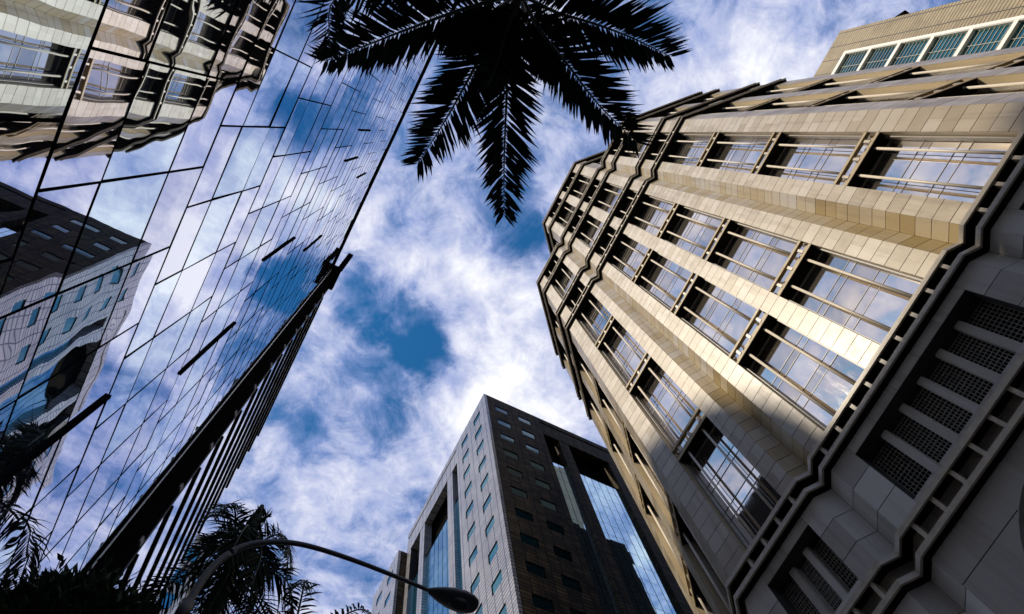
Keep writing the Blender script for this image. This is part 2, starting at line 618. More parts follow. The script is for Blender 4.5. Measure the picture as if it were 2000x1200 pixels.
# mast above the blade: two posts with short rungs
mast = MB()
for mx in (-2.20, -1.95):
    mast.hexa([(mx, 10.6, ROOF_L - 0.3), (mx + 0.06, 10.6, ROOF_L - 0.3), (mx + 0.06, 10.7, ROOF_L - 0.3), (mx, 10.7, ROOF_L - 0.3),
               (mx, 10.6, 48.0), (mx + 0.06, 10.6, 48.0), (mx + 0.06, 10.7, 48.0), (mx, 10.7, 48.0)])
mast.hexa([(LX - 0.1, 10.552, ROOF_L - 0.5), (-1.93, 10.552, ROOF_L - 0.5), (-1.93, 12.0, ROOF_L - 0.5), (LX - 0.1, 12.0, ROOF_L - 0.5),
           (LX - 0.1, 10.552, ROOF_L + 0.2), (-1.93, 10.552, ROOF_L + 0.2), (-1.93, 12.0, ROOF_L + 0.2), (LX - 0.1, 12.0, ROOF_L + 0.2)])
for q in range(7):
    zq = ROOF_L + 0.2 + q * 0.8
    mast.hexa([(-2.23, 10.58, zq), (-1.87, 10.58, zq), (-1.87, 10.74, zq), (-2.23, 10.74, zq),
               (-2.23, 10.58, zq + 0.35), (-1.87, 10.58, zq + 0.35), (-1.87, 10.74, zq + 0.35), (-2.23, 10.74, zq + 0.35)])
mast.build('roof_mast', 'black_metal', glass_block)
# louvred wing beyond the blade
WX, W0, W1 = -2.14, 12.13, 22.3
mb = MB()
mb.hexa([(-24, W0, GROUND), (WX - 0.1, W0, GROUND), (WX - 0.1, W1, GROUND), (-24, W1, GROUND),
         (-24, W0, 41.2), (WX - 0.1, W0, 41.2), (WX - 0.1, W1, 41.2), (-24, W1, 41.2)])
mb.build('wing_wall', 'black_metal', glass_block)
FW = Frame(WX, 0, 0, 1, 1, 0)
z = 3.95
LV = 2.14
while z < 41:
    for q in range(6):
        mb = MB()
        y0 = W0 + q * (W1 - W0) / 6
        FW.box(mb, y0 + 0.012, y0 + (W1 - W0) / 6 - 0.012, z + 0.06, min(z + LV, 41.1) - 0.06, -0.05, -0.02)
        mb.build('wing_pane', 'street_glass', glass_block)
    mb = MB()
    FW.box(mb, W0 + 0.02, W1, z - 0.05, z + 0.05, -0.08, 0.035)
    lv = mb.build('louvre', 'black_metal', glass_block)
    mb = MB()
    FW.box(mb, W0 + 0.02, W1, z - 0.02, z + 0.03, 0.037, 0.046)
    mb.build('louvre_nosing', 'pale_metal', lv)
    z += LV

# ================================================================== tan stone tower on the right
tower = empty('stone_office_tower', (26, -0.13, GROUND), 'tall tan stone tower at right with chamfered corners, grooved piers and banded ledges', 'building')
CY = -0.13
D = 18.0
HALF, GO, GI, GV, GD = 10.47, 5.62, 4.38, 5.0, 0.45
FM = Frame(D, CY, 0, 1, -1, 0)
cd = Vector((6.4, 6.97, 0)).normalized()
CH = 9.46
FCP = Frame(D, CY + HALF, cd.x, cd.y, -cd.y, cd.x)          # chamfer on the +y side
FCM = Frame(D, CY - HALF, cd.x, -cd.y, -cd.y, -cd.x)        # chamfer on the -y side
FUP = Frame(D, CY + GI + 0.18, cd.x, cd.y, -cd.y, cd.x)     # chamfers of the upper tier
FUM = Frame(D, CY - GI - 0.18, cd.x, -cd.y, -cd.y, -cd.x)

# levels: (bottom, top, kind)   kind w = glazed storeys, t = slim sill ledge between piers, k = ledge running all round
LEV = [(17.0, 20.9, 'g'), (20.85, 21.85, 'k'), (21.85, 30.1, 'w'), (30.1, 31.25, 't'), (31.25, 39.4, 'w'), (39.4, 40.4, 't'),
       (40.4, 48.7, 'w'), (48.7, 49.65, 't'), (49.65, 58.0, 'w'), (57.6, 58.5, 'k'), (58.5, 62.6, 'w'), (62.55, 63.4, 'k'),
       (63.4, 72.0, 'w'), (71.85, 72.75, 'k'), (72.75, 76.8, 'w'), (76.7, 77.5, 'k')]
LEV_U = [(77.5, 86.0, 'w'), (85.8, 86.7, 'k'), (86.7, 91.0, 'w'), (90.9, 91.7, 'k')]
L2 = (15.6, 16.75, 'k')
TOP1, TOP2 = 77.5, 91.7
REC = 0.74

# plan outline of the lower shaft (counter-clockwise from the -y end), and of the upper tier
far_m, far_p = FCM.p(CH, 0), FCP.p(CH, 0)
OUT = [(far_m.x, far_m.y), (D, CY - HALF), (D, CY - GO), (D + GD, CY - GV), (D, CY - GI), (D, CY + GI), (D + GD, CY + GV),
       (D, CY + GO), (D, CY + HALF), (far_p.x, far_p.y)]
um, up_ = FUM.p(8, 0), FUP.p(8, 0)
OUT_U = [(um.x, um.y), (D, CY - GI - 0.18), (D, CY + GI + 0.18), (up_.x, up_.y)]


def offset_line(pts, d):
    """miter-offset of an open plan line; outward is to the left going down y ... (towards -x)"""
    res = []
    n = len(pts)
    for i in range(n):
        ns = []
        for a, b in ((i - 1, i), (i, i + 1)):
            if a < 0 or b >= n:
                continue
            t = Vector((pts[b][0] - pts[a][0], pts[b][1] - pts[a][1]))
            t.normalize()
            ns.append(Vector((-t.y, t.x)))
        if len(ns) == 1:
            o = ns[0] * d
        else:
            m = (ns[0] + ns[1]).normalized()
            o = m * (d / max(0.35, m.dot(ns[0])))
        res.append((pts[i][0] + o.x, pts[i][1] + o.y))
    return res


def band(mb, pts, d0, d1, z0, z1):
    """a bar of rectangular section running along the plan line"""
    a, b = offset_line(pts, d0), offset_line(pts, d1)
    n = len(pts)
    for i in range(n - 1):
        mb.quad([(*b[i], z0), (*b[i + 1], z0), (*b[i + 1], z1), (*b[i], z1)])
        mb.quad([(*a[i], z0), (*a[i + 1], z0), (*b[i + 1], z0), (*b[i], z0)])
        mb.quad([(*a[i], z1), (*a[i + 1], z1), (*b[i + 1], z1), (*b[i], z1)])
    for i in (0, n - 1):
        mb.quad([(*a[i], z0), (*b[i], z0), (*b[i], z1), (*a[i], z1)])


def core(name, pts, d, z0, z1, backx, mat):
    a = offset_line(pts, d) + [(backx, pts[-1][1]), (backx, pts[0][1])]
    mb = MB()
    n = len(a)
    for i in range(n):
        p, q = a[i], a[(i + 1) % n]
        mb.quad([(*p, z0), (*q, z0), (*q, z1), (*p, z1)])
    mb.quad([(*p, z1) for p in a])
    mb.quad([(*p, z0) for p in a])
    return mb.build(name, mat, tower, fix=False)


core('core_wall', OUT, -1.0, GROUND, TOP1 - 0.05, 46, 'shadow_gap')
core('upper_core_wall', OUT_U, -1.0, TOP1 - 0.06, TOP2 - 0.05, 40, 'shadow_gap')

mb = MB()
mb.hexa([(26, CY - 13.5, 70), (44, CY - 13.5, 70), (44, CY + 13.5, 70), (26, CY + 13.5, 70),
         (26, CY - 13.5, 104), (44, CY - 13.5, 104), (44, CY + 13.5, 104), (26, CY + 13.5, 104)])
mb.build('service_core', 'bounce_gold_stone', tower)

# slabs of stone cladding: gathered first, the nearest 300 become parts
TILES = []


def strip(F, u0, u1, z0, z1, big=False):
    """a pier: solid backing with courses of stone slabs on its face"""
    F.box(PIERS, u0 + 0.004, u1 - 0.004, z0, z1, -0.98, -0.024, skip=(0, 1))
    F.box(REVEALS, u0 + 0.0005, u0 + 0.003, z0 + 0.01, z1 - 0.01, -0.97, -0.03)
    F.box(REVEALS, u1 - 0.003, u1 - 0.0005, z0 + 0.01, z1 - 0.01, -0.97, -0.03)
    c = 0.925 if not big else 1.3
    n = max(1, round((z1 - z0) / c))
    c = (z1 - z0) / n
    for i in range(n):
        a, b = z0 + i * c, z0 + (i + 1) * c
        # alternate courses are split in two slabs
        if i % 2 and not big and (u1 - u0) > 0.7:
            h = (u0 + u1) / 2
            TILES.append((F, u0, h + 0.0045, a, b))
            TILES.append((F, h - 0.0045, u1, a, b))
        else:
            TILES.append((F, u0, u1, a, b))


PIERS = MB()
REVEALS = MB()
WINS = []            # (frame, u0, u1, z0, z1)
BRK = MB()
brackets = []        # bracket placements
GLASS_ROWS = (2.27, 0.53, 1.62, 0.64)


def face(F, piers, wins, levels):
    for z0, z1, kd in levels:
        if kd in 'wt':
            for a, b in piers:
                pass
        if kd == 'w':
            for a, b in wins:
                WINS.append((F, a, b, z0, z1))
        elif kd == 't':
            for a, b in wins:
                sill = MB()
                F.box(sill, a + 0.006, b - 0.006, z0, z0 + 0.2, -0.22, -0.02)
                F.box(sill, a + 0.006, b - 0.006, z1 - 0.2, z1, -0.22, -0.02)
                F.box(sill, a + 0.006, b - 0.006, z0 + 0.03, z1 - 0.03, -0.62, -0.50)
                s = sill.build('sill_ledge', 'bounce_gold_stone', tower)
                gap = MB()
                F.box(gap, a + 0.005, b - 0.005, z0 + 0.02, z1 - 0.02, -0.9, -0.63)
                gap.build('sill_shade_back', 'shadow_gap', s)  # black back paints the shade between the sill bars
                for q in range(3):
                    u = a + (b - a) * (q + 0.5) / 3
                    brackets.append((F, u, (z0 + z1) / 2, (z1 - z0) * 0.42, -0.49, -0.06, s))
    # piers run on through the slim ledges; they stop only at the ledges that go all round
    zs = []
    cur = None
    for z0, z1, kd in levels:
        if kd == 'k':
            if cur is not None:
                zs.append((cur, z0))
            cur = None
        elif cur is None:
            cur = z0
    if cur is not None:
        zs.append((cur, levels[-1][1]))
    for z0, z1 in zs:
        big = z1 < 21
        for a, b in piers:
            strip(F, a, b, z0, z1, big)


P2 = [(-GI, -3.4), (-0.51, 0.51), (3.4, GI)]
W2 = [(-3.4, -0.51), (0.51, 3.4)]
PS = [(GO, 6.5), (9.3, HALF)]
WS = [(6.5, 9.3)]
neg = lambda L: [(-b, -a) for a, b in L]
UP = LEV[1:]
face(FM, P2 + PS + neg(PS), W2 + WS + neg(WS), UP)
PC = [(0, 1.2), (4.15, 5.3), (8.25, CH)]
WC = [(1.2, 4.15), (5.3, 8.25)]
face(FCP, PC, WC, UP)
face(FCM, PC, WC, UP)
P2U = [(-GI - 0.18, -3.4), (-0.51, 0.51), (3.4, GI + 0.18)]
face(FM, P2U, W2, LEV_U)
PU = [(0, 1.2), (4.15, 5.3), (7.2, 8)]
WU = [(1.2, 4.15), (5.3, 7.2)]
face(FUP, PU, WU, LEV_U)
face(FUM, PU, WU, LEV_U)

# the V grooves between the bays
shaft = [(21.85, 57.6), (58.5, 62.55), (63.4, 71.85), (72.75, 76.7)]
for sg in (-1, 1):
    for a, b in (((D, CY + sg * GI), (D + GD, CY + sg * GV)), ((D + GD, CY + sg * GV), (D, CY + sg * GO))):
        if sg < 0:
            a, b = b, a
        t = Vector((b[0] - a[0], b[1] - a[1]))
        Lw = t.length
        F = Frame(a[0], a[1], t.x, t.y, -t.y, t.x)
        for z0, z1 in shaft + [(16.75, 20.85), (GROUND, 15.6)]:
            F.box(PIERS, 0.002, Lw - 0.002, z0, z1, -0.4, -0.024, skip=(0, 1))
            n = max(1, round((z1 - z0) / (0.925 if z0 > 20 else 1.3)))
            c = (z1 - z0) / n
            for i in range(n):
                TILES.append((F, 0.0, Lw, z0 + i * c, z0 + (i + 1) * c, 'bounce_gold_stone'))  # groove slabs take the colour with bounce light painted in

# storey of ventilation grilles below the big ledge
GZ0, GZ1 = 16.75, 20.85
GO0, GO1 = 17.25, 20.30


def grille_bay(F, u0, u1, o0, o1, nslab):
    for a, b in ((u0, o0), (o1, u1)):
        F.box(PIERS, a + 0.004, b - 0.004, GZ0, GZ1, -0.98, -0.024, skip=(0, 1))
        n = 3
        for i in range(n):
            TILES.append((F, a, b, GZ0 + (GZ1 - GZ0) * i / n, GZ0 + (GZ1 - GZ0) * (i + 1) / n))
    for z0, z1 in ((GZ0, GO0), (GO1, GZ1)):
        F.box(PIERS, o0, o1, z0, z1, -0.98, -0.024)
        n = max(1, round((o1 - o0) / 1.35))
        for i in range(n):
            TILES.append((F, o0 + (o1 - o0) * i / n, o0 + (o1 - o0) * (i + 1) / n, z0, z1))
    pitch = (o1 - o0) / (nslab + 1)
    us = [o0] + [o0 + pitch * (i + 1) for i in range(nslab)] + [o1]
    for i in range(nslab):
        u = us[i + 1]
        mb = MB()
        F.box(mb, u - 0.13, u + 0.13, GO0, GO1, -0.9, -0.46)
        s = mb.build('grille_pier', 'base_stone', tower)
        mb = MB()
        F.box(mb, u - 0.165, u - 0.132, GO0, GO1, -0.88, -0.5)
        F.box(mb, u + 0.132, u + 0.165, GO0, GO1, -0.88, -0.5)
        mb.build('edge_trim', 'mullion_pale', s)
    for i in range(nslab + 1):
        a = us[i] + (0.17 if i else 0.0)
        b = us[i + 1] - (0.17 if i < nslab else 0.0)
        mb = MB()
        n = 7
        for q in range(n + 1):
            u = a + (b - a) * q / n
            F.box(mb, u - 0.009, u + 0.009, GO0, GO1, -0.86, -0.82)
        n = 16
        for q in range(n + 1):
            z = GO0 + (GO1 - GO0) * q / n
            F.box(mb, a, b, z - 0.008, z + 0.008, -0.845, -0.81)
        mb.build('vent_grille', 'mullion_pale', tower)


grille_bay(FM, -GI, GI, -3.42, 3.35, 5)
grille_bay(FM, GO, HALF, 6.47, 9.3, 2)
grille_bay(FM, -HALF, -GO, -9.3, -6.47, 2)
for F in (FCP, FCM):
    grille_bay(F, 0, CH, 1.3, 8.1, 5)

# plain stone base with a great round opening
CC_Z, CC_R = 11.5, 3.4
segs = 48
BASE = MB()
UPZ, DNZ = 4.1, CC_Z - GROUND
angs = [2 * math.pi * i / segs for i in range(segs)]
for cu, cz in ((GI, UPZ), (-GI, UPZ), (-GI, -DNZ), (GI, -DNZ)):
    angs.append(math.atan2(cz, cu) % (2 * math.pi))
angs.sort()
for i, a0 in enumerate(angs):
    a1 = angs[(i + 1) % len(angs)]
    pts, rg_ = [], []
    for an in (a0, a1):
        c, s_ = math.cos(an), math.sin(an)
        k = min((GI - 0.004) / max(abs(c), 1e-6), (UPZ if s_ > 0 else DNZ) / max(abs(s_), 1e-6))
        pts.append(FM.p(c * k, CC_Z + s_ * k))
        rg_.append(FM.p(c * CC_R, CC_Z + s_ * CC_R))
    BASE.quad([rg_[0], rg_[1], pts[1], pts[0]])
    BASE.quad([rg_[0], rg_[1], rg_[1] + Vector((0.9, 0, 0)), rg_[0] + Vector((0.9, 0, 0))])
JN = MB()
for sg in (-1, 1):
    for zj in (14.4, 12.2, 10.0):
        ue = math.sqrt(max(0, CC_R ** 2 - (zj - CC_Z) ** 2)) + 0.05
        FM.box(JN, min(sg * ue, sg * GI), max(sg * ue, sg * GI), zj - 0.014, zj + 0.014, -0.02, 0.003)
JN.build('base_joint', 'shadow_gap', tower)
BASE.build('base_wall', 'base_stone', tower)
for a, b in ((GO, HALF), (-HALF, -GO)):
    for i in range(6):
        TILES.append((FM, a, (a + b) / 2, 15.6 - 1.9 * (i + 1), 15.6 - 1.9 * i))
        TILES.append((FM, (a + b) / 2, b, 15.6 - 1.9 * (i + 1), 15.6 - 1.9 * i))
    FM.box(PIERS, a, b, GROUND, 15.6, -0.98, -0.024, skip=(0, 1))
for F in (FCP, FCM):
    for i in range(6):
        for q in range(4):
            TILES.append((F, CH * q / 4, CH * (q + 1) / 4, 15.6 - 1.9 * (i + 1), 15.6 - 1.9 * i))
    F.box(PIERS, 0, CH, GROUND, 15.6, -0.98, -0.024, skip=(0, 1))
REVEALS.build('pier_reveal', 'bounce_gold_stone', tower)
PIERS.build('pier_backing', 'stone_joint', tower)

# ledges that run all round the tower
for lv, line in [(L2, OUT)] + [(q, OUT) for q in LEV if q[2] == 'k'] + [(q, OUT_U) for q in LEV_U if q[2] == 'k']:
    z0, z1, _ = lv
    big = z1 < 22
    h = 0.22 if big else 0.11
    pr = 0.35 if big else 0.30
    core_b = MB()
    band(core_b, line, -0.9, pr - 0.10, z0 + 0.004, z0 + 0.05)
    band(core_b, line, -0.9, pr - 0.10, z1 - 0.05, z1 - 0.004)
    led = core_b.build('ledge', 'shadow_gap', tower, fix=False)  # plates coloured black in place of shade under and inside the ledge
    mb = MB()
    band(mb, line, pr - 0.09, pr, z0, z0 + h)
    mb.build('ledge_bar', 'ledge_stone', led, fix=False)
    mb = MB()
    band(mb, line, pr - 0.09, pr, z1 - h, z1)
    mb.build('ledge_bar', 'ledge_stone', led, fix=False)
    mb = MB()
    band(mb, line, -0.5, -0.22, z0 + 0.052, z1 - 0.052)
    mb.build('ledge_back', 'ledge_stone' if big else 'shadow_gap', led, fix=False)  # slim ledges: shade of the gap painted as a black back
    us = [-3.95 + 0.985 * i for i in range(9)] + [6.2, 7.2, 8.2, 9.2, -6.2, -7.2, -8.2, -9.2]
    if line is OUT_U:
        us = us[:9]
    for u in us:
        brackets.append((FM, u, (z0 + z1) / 2, z1 - z0 - 2 * h, -0.218, pr - 0.095, led))
    if line is OUT:
        for F in (FCP, FCM):
            for u in (2, 4.5, 7):
                brackets.append((F, u, (z0 + z1) / 2, z1 - z0 - 2 * h, -0.218, pr - 0.095, led))
# brackets: nearest 300 as parts
brackets.sort(key=lambda q: dist(q[0].p(q[1], q[2])))
bm_rest = MB()
for i, (F, u, z, h, d0, d1, par) in enumerate(brackets):
    m = MB() if i < 280 else bm_rest
    F.box(m, u - 0.07, u + 0.07, z - h / 2 + 0.003, z + h / 2 - 0.003, d0, d1)
    if i < 280:
        m.build('bracket', 'ledge_stone', par)
if bm_rest.v:
    tag(bm_rest.build('bracket_field', 'rail_metal', tower), kind='stuff')

# stone slabs
TILES.sort(key=lambda q: dist(q[0].p((q[1] + q[2]) / 2, (q[3] + q[4]) / 2)) + (0 if q[3] > 13 else 500))
t_rest = {'tan_stone': MB(), 'bounce_gold_stone': MB(), 'base_stone': MB()}
for i, (F, u0, u1, z0, z1, *mt) in enumerate(TILES):
    mt = 'base_stone' if z1 < 20.9 else mt[0] if mt else 'tan_stone'
    m = MB() if i < 300 else t_rest[mt]
    e = random.uniform(-0.003, 0.003)
    F.box(m, u0 + 0.006, u1 - 0.006, z0 + 0.017, z1 - 0.017, -0.022, e, random.uniform(0, 1) if i >= 300 else 0.0)
    if i < 300:
        m.build('stone_slab', mt, tower)
for mt, m in t_rest.items():
    tag(m.build('stone_slab_field', mt, tower, tones=True), kind='stuff')

# windows: reveal frame, panes, two stout rails in front
WINS.sort(key=lambda w: dist(w[0].p((w[1] + w[2]) / 2, (w[3] + w[4]) / 2)))
pane_n = 0
pane_rest = MB()
for F, u0, u1, z0, z1 in WINS:
    zs = [z1]
    for q in GLASS_ROWS:
        if zs[-1] - q > z0 + 0.5:
            zs.append(zs[-1] - q)
    zs.append(z0)
    w = u1 - u0
    us = [u0, u0 + 0.255 * w, u0 + 0.755 * w, u1]
    fr = MB()
    for z in zs[1:-1]:
        F.box(fr, u0 + 0.002, u1 - 0.002, z - 0.017, z + 0.017, -REC - 0.05, -REC + 0.02)
    for z in (zs[0] - 0.03, zs[-1] + 0.03):
        F.box(fr, u0 + 0.002, u1 - 0.002, z - 0.028, z + 0.028, -REC - 0.05, -REC + 0.05)
    for u in us[1:-1]:
        F.box(fr, u - 0.011, u + 0.011, z0 + 0.06, z1 - 0.06, -REC - 0.05, -REC + 0.02)
    for u in (u0 + 0.035, u1 - 0.035):
        F.box(fr, u - 0.03, u + 0.03, z0 + 0.003, z1 - 0.003, -REC + 0.052, -REC + 0.36)
    fo = fr.build('window', 'window_frame', tower)
    for u in us[1:-1]:
        rl = MB()
        rl.tube([F.p(u, z0 + 0.004, -0.26), F.p(u, z1 - 0.004, -0.26)], 0.068, 8)
        rl.build('rail', 'rail_metal', fo, smooth=True)
    sof = MB()
    F.box(sof, u0, u1, z1 - 0.001, z1 + 0.02, -0.98, -0.06)
    sof.build('soffit_shade', 'shadow_gap', fo)  # black underside paints the shade at the head of the recess
    for a, b in zip(us[:-1], us[1:]):
        for t, s in zip(zs[:-1], zs[1:]):
            m = MB() if pane_n < 300 else pane_rest
            tu, tz = random.gauss(0, 0.002), random.gauss(0, 0.002)
            hu, hz = (b - a) / 2 - 0.012, (t - s) / 2 - 0.012
            cs = [F.p((a + b) / 2 + su * hu, (t + s) / 2 + sz * hz, -REC + su * hu * tu + sz * hz * tz)
                  for su, sz in ((-1, -1), (1, -1), (1, 1), (-1, 1))]
            bk = [c - F.n * 0.02 for c in cs]
            m.hexa(bk + cs)
            if pane_n < 300:
                m.build('pane', 'tower_glass', fo)
            pane_n += 1
tag(pane_rest.build('pane_field', 'tower_glass', tower), kind='stuff')

# ================================================================== grey stone block further down the street
CX, CYC, CT = 19.157, 26.936, 80.2
centre = empty('grid_window_block', (30, 38, GROUND), 'grey stone block with small square windows behind the street lamp', 'building')
FS = Frame(CX, CYC, 0, 1, -1, 0)        # street face, u = y - CYC
FD = Frame(CX, CYC, 1, 0, 0, -1)        # side face, u = x - CX
SL, SD = 30.0, 27.0
mb = MB()
mb.hexa([(CX + 1.6, CYC + 1.6, GROUND), (CX + SD, CYC + 1.6, GROUND), (CX + SD, CYC + SL, GROUND), (CX + 1.6, CYC + SL, GROUND),
         (CX + 1.6, CYC + 1.6, CT - 0.3), (CX + SD, CYC + 1.6, CT - 0.3), (CX + SD, CYC + SL, CT - 0.3), (CX + 1.6, CYC + SL, CT - 0.3)])
mb.build('core_wall', 'shadow_gap', centre)


def punched(F, cols, w_end, mat, ztop, glass, start=0.0):
    """wall with a grid of small recessed windows"""
    ww, wh, pitch = 1.78, 1.42, 3.95
    rows = [ztop - pitch * i for i in range(18)]
    wall = MB()
    edges = [start]
    for a, b in cols:
        edges += [a, b]
    edges.append(w_end)
    for i in range(0, len(edges), 2):
        F.box(wall, edges[i], edges[i + 1], GROUND, CT - 0.01, -0.35, 0.0)
    for a, b in cols:
        hi = CT - 0.01
        for r in rows:
            F.box(wall, a, b, r, hi, -0.35, 0.0)
            hi = r - wh
        F.box(wall, a, b, GROUND, hi, -0.35, 0.0)
    wall.build('wall', mat, centre)
    for a, b in cols:
        for r in rows:
            fr = MB()
            for x0, x1, y0, y1 in ((a, a + 0.06, r - wh, r), (b - 0.06, b, r - wh, r), (a + 0.06, b - 0.06, r - wh, r - wh + 0.06), (a + 0.06, b - 0.06, r - 0.06, r)):
                F.box(fr, x0 + 0.002, x1 - 0.002, y0 + 0.002, y1 - 0.002, -0.30, -0.05)
            fo = fr.build('window', 'black_metal', centre)
            p = MB()
            F.box(p, a + 0.05, b - 0.05, r - wh + 0.05, r - 0.05, -0.16, -0.08)
            p.build('pane', glass, fo)


punched(FS, [(1.50, 3.26), (4.92, 6.66)], 8.06, 'grey_cladding_street', 77.85, 'teal_glass')
punched(FD, [(1.40, 3.24), (4.70, 6.52)], 8.0, 'shaded_cladding_side', 77.75, 'dark_glass', 0.35)


CURT = []


def loggia(F, u0, u1, piers, mat, glass, gtop, ncol, open_end):
    """deep bay: tall piers, open top storey, curtain glass below, slotted cornice above"""
    mb = MB()
    F.box(mb, u0 + 0.004, u1, 75.4, 78.55, -0.9, 0.0)
    F.box(mb, u0 + 0.004, u1, 79.05, CT, -0.9, 0.0)
    mb.build('cornice', mat, centre)
    mb = MB()
    F.box(mb, u0 + 0.01, u1, 78.55, 79.05, -0.9, -0.45)
    mb.build('cornice_slot', 'shadow_gap', centre)
    mb = MB()
    F.box(mb, u0 - 0.35, u0, GROUND, 75.4, -1.5, -0.36)
    mb.build('return_wall', mat, centre)
    for a, b in piers:
        mb = MB()
        F.box(mb, a, b, GROUND, 75.395, -1.0, -0.03)
        mb.build('pier', mat, centre)
    edges = [u0] + [x for ab in piers for x in ab]
    if len(edges) % 2:
        edges.append(u1)
    for i in range(0, len(edges) - 1, 2):
        a, b = edges[i], edges[i + 1]
        if b - a < 0.4:
            continue
        n = max(1, round((b - a) / 1.05))
        z = gtop
        while z > 24:
            for q in range(n):
                tu, tz = random.gauss(0, 0.003), random.gauss(0, 0.003)
                hu, hz = (b - a) / n / 2 - 0.012, 0.9875 - 0.02
                cu, cz = a + (b - a) * (q + 0.5) / n, z - 0.9875
                cs = [F.p(cu + su * hu, cz + sz * hz, -0.42 + su * hu * tu + sz * hz * tz) for su, sz in ((-1, -1), (1, -1), (1, 1), (-1, 1))]
                CURT.append(([c - F.n * 0.03 for c in cs] + cs, glass, dist(F.p(cu, cz)) + (0 if 36 < cz and cu < 18 else 500)))
            z -= 1.975
        mb = MB()
        F.box(mb, a + 0.002, b - 0.002, z, gtop - 0.02, -0.55, -0.47)
        F.box(mb, a + 0.002, b - 0.002, GROUND, z, -0.55, -0.42)
        F.box(mb, a + 0.002, b - 0.002, gtop - 0.02, gtop + 0.10, -0.6, -0.36)
        for q in range(1, n):
            u = a + (b - a) * q / n
            F.box(mb, u - 0.012, u + 0.012, z, gtop - 0.02, -0.44, -0.40)
        mb.build('curtain_frame', 'black_metal', centre)


loggia(FS, 8.06, 22.6, [(9.46, 10.85), (17.3, 18.6), (21.4, 22.6)], 'grey_cladding_street', 'blue_glass', 68.6, 5, False)
loggia(FD, 8.0, 26.9, [(10.25, 11.65), (17.55, 19.2), (25.6, 26.9)], 'shaded_cladding_side', 'sky_glass', 69.1, 6, False)
CURT.sort(key=lambda q: q[2])
c_rest = {}
for i, (pts, gl, _) in enumerate(CURT):
    m = MB() if i < 300 else c_rest.setdefault(gl, MB())
    m.hexa(pts)
    if i < 300:
        m.build('curtain_pane', gl, centre)
for gl, m in c_rest.items():
    tag(m.build('curtain_pane_field', gl, centre), kind='stuff')
# lower projecting block at the far end of the street face
B2X, B2Y0, B2Y1, B2T = 17.99, 49.54, 57.3, 76.0
F2 = Frame(B2X, B2Y0, 0, 1, -1, 0)
mb = MB()
mb.hexa([(B2X + 0.36, B2Y0, GROUND), (B2X + 9, B2Y0, GROUND), (B2X + 9, B2Y1, GROUND), (B2X + 0.36, B2Y1, GROUND),
         (B2X + 0.36, B2Y0, B2T), (B2X + 9, B2Y0, B2T), (B2X + 9, B2Y1, B2T), (B2X + 0.36, B2Y1, B2T)])
mb.build('end_block', 'shaded_cladding_side', centre)
CT_save = CT
CT = B2T
punched(F2, [(1.3, 3.0), (4.5, 6.2)], B2Y1 - B2Y0, 'grey_cladding_street', B2T - 2.3, 'blue_glass')
CT = CT_save

# ================================================================== ochre tower behind the stone tower
BX, BY0, BY1, BT = 33.1, -29.15, -4.0, 72.4
back = empty('ochre_tower', (42, -18, GROUND), 'ochre clad tower with white framed teal windows in the upper right corner', 'building')
FK = Frame(BX, BY0, 0, 1, -1, 0)
mb = MB()
mb.hexa([(BX + 0.4, BY0 + 0.01, GROUND), (BX + 20, BY0 + 0.01, GROUND), (BX + 20, BY1, GROUND), (BX + 0.4, BY1, GROUND),
         (BX + 0.4, BY0 + 0.01, BT - 0.01), (BX + 20, BY0 + 0.01, BT - 0.01), (BX + 20, BY1, BT - 0.01), (BX + 0.4, BY1, BT - 0.01)])
mb.build('core_wall', 'ochre_side', back)
mb = MB()
FK.box(mb, 0, 2.75, GROUND, BT, -0.41, 0)
FK.box(mb, 2.75, BY1 - BY0, 68.9, BT, -0.41, 0)
mb.build('wall', 'ochre_cladding', back)
mb = MB()
FK.box(mb, 2.75, 3.03, GROUND, 68.9, -0.35, 0.06)
FK.box(mb, 3.03, BY1 - BY0, 68.35, 68.9, -0.35, 0.06)
mb.build('window_surround', 'white_paint', back)
for i in range(7):
    zt = 68.35 - 4.23 * i
    if i:
        mb = MB()
        FK.box(mb, 3.03, BY1 - BY0, zt, zt + 0.42, -0.35, 0.05)
        mb.build('spandrel', 'white_paint', back)
    z1, z0 = zt, zt - 4.23 + 0.42
    nb = 5
    for q in range(nb):
        a = 3.03 + q * 4.2 + 0.1
        b = a + 4.0
        fr = MB()
        FK.box(fr, a - 0.1, a, z0, z1, -0.34, 0.03)
        for s in range(1, 8):
            z = z0 + (z1 - z0) * s / 8
            FK.box(fr, a, b, z - 0.022, z + 0.022, -0.24, -0.20)
        for s in range(1, 3):
            u = a + (b - a) * s / 3
            FK.box(fr, u - 0.02, u + 0.02, z0, z1, -0.23, -0.18)
        fo = fr.build('window', 'mullion_pale', back)
        for s in range(8):
            p = MB()
            za, zb = z0 + (z1 - z0) * s / 8, z0 + (z1 - z0) * (s + 1) / 8
            FK.box(p, a + 0.01, b, za + 0.02, zb - 0.02, -0.30, -0.25)
            p.build('pane', 'teal_glass', fo)
mb = MB()
FK.box(mb, 3.03, BY1 - BY0, GROUND, 68.35 - 4.23 * 7 + 0.42, -0.35, -0.02)
mb.build('lower_wall', 'ochre_cladding', back)
mb = MB()
mb.hexa([(BX + 1.6, BY0 - 1.4, GROUND), (BX + 18, BY0 - 1.4, GROUND), (BX + 18, BY0, GROUND), (BX + 1.6, BY0, GROUND),
         (BX + 1.6, BY0 - 1.4, 64.2), (BX + 18, BY0 - 1.4, 64.2), (BX + 18, BY0, 64.2), (BX + 1.6, BY0, 64.2)])
mb.build('rear_wing', 'concrete', back)
mb = MB()
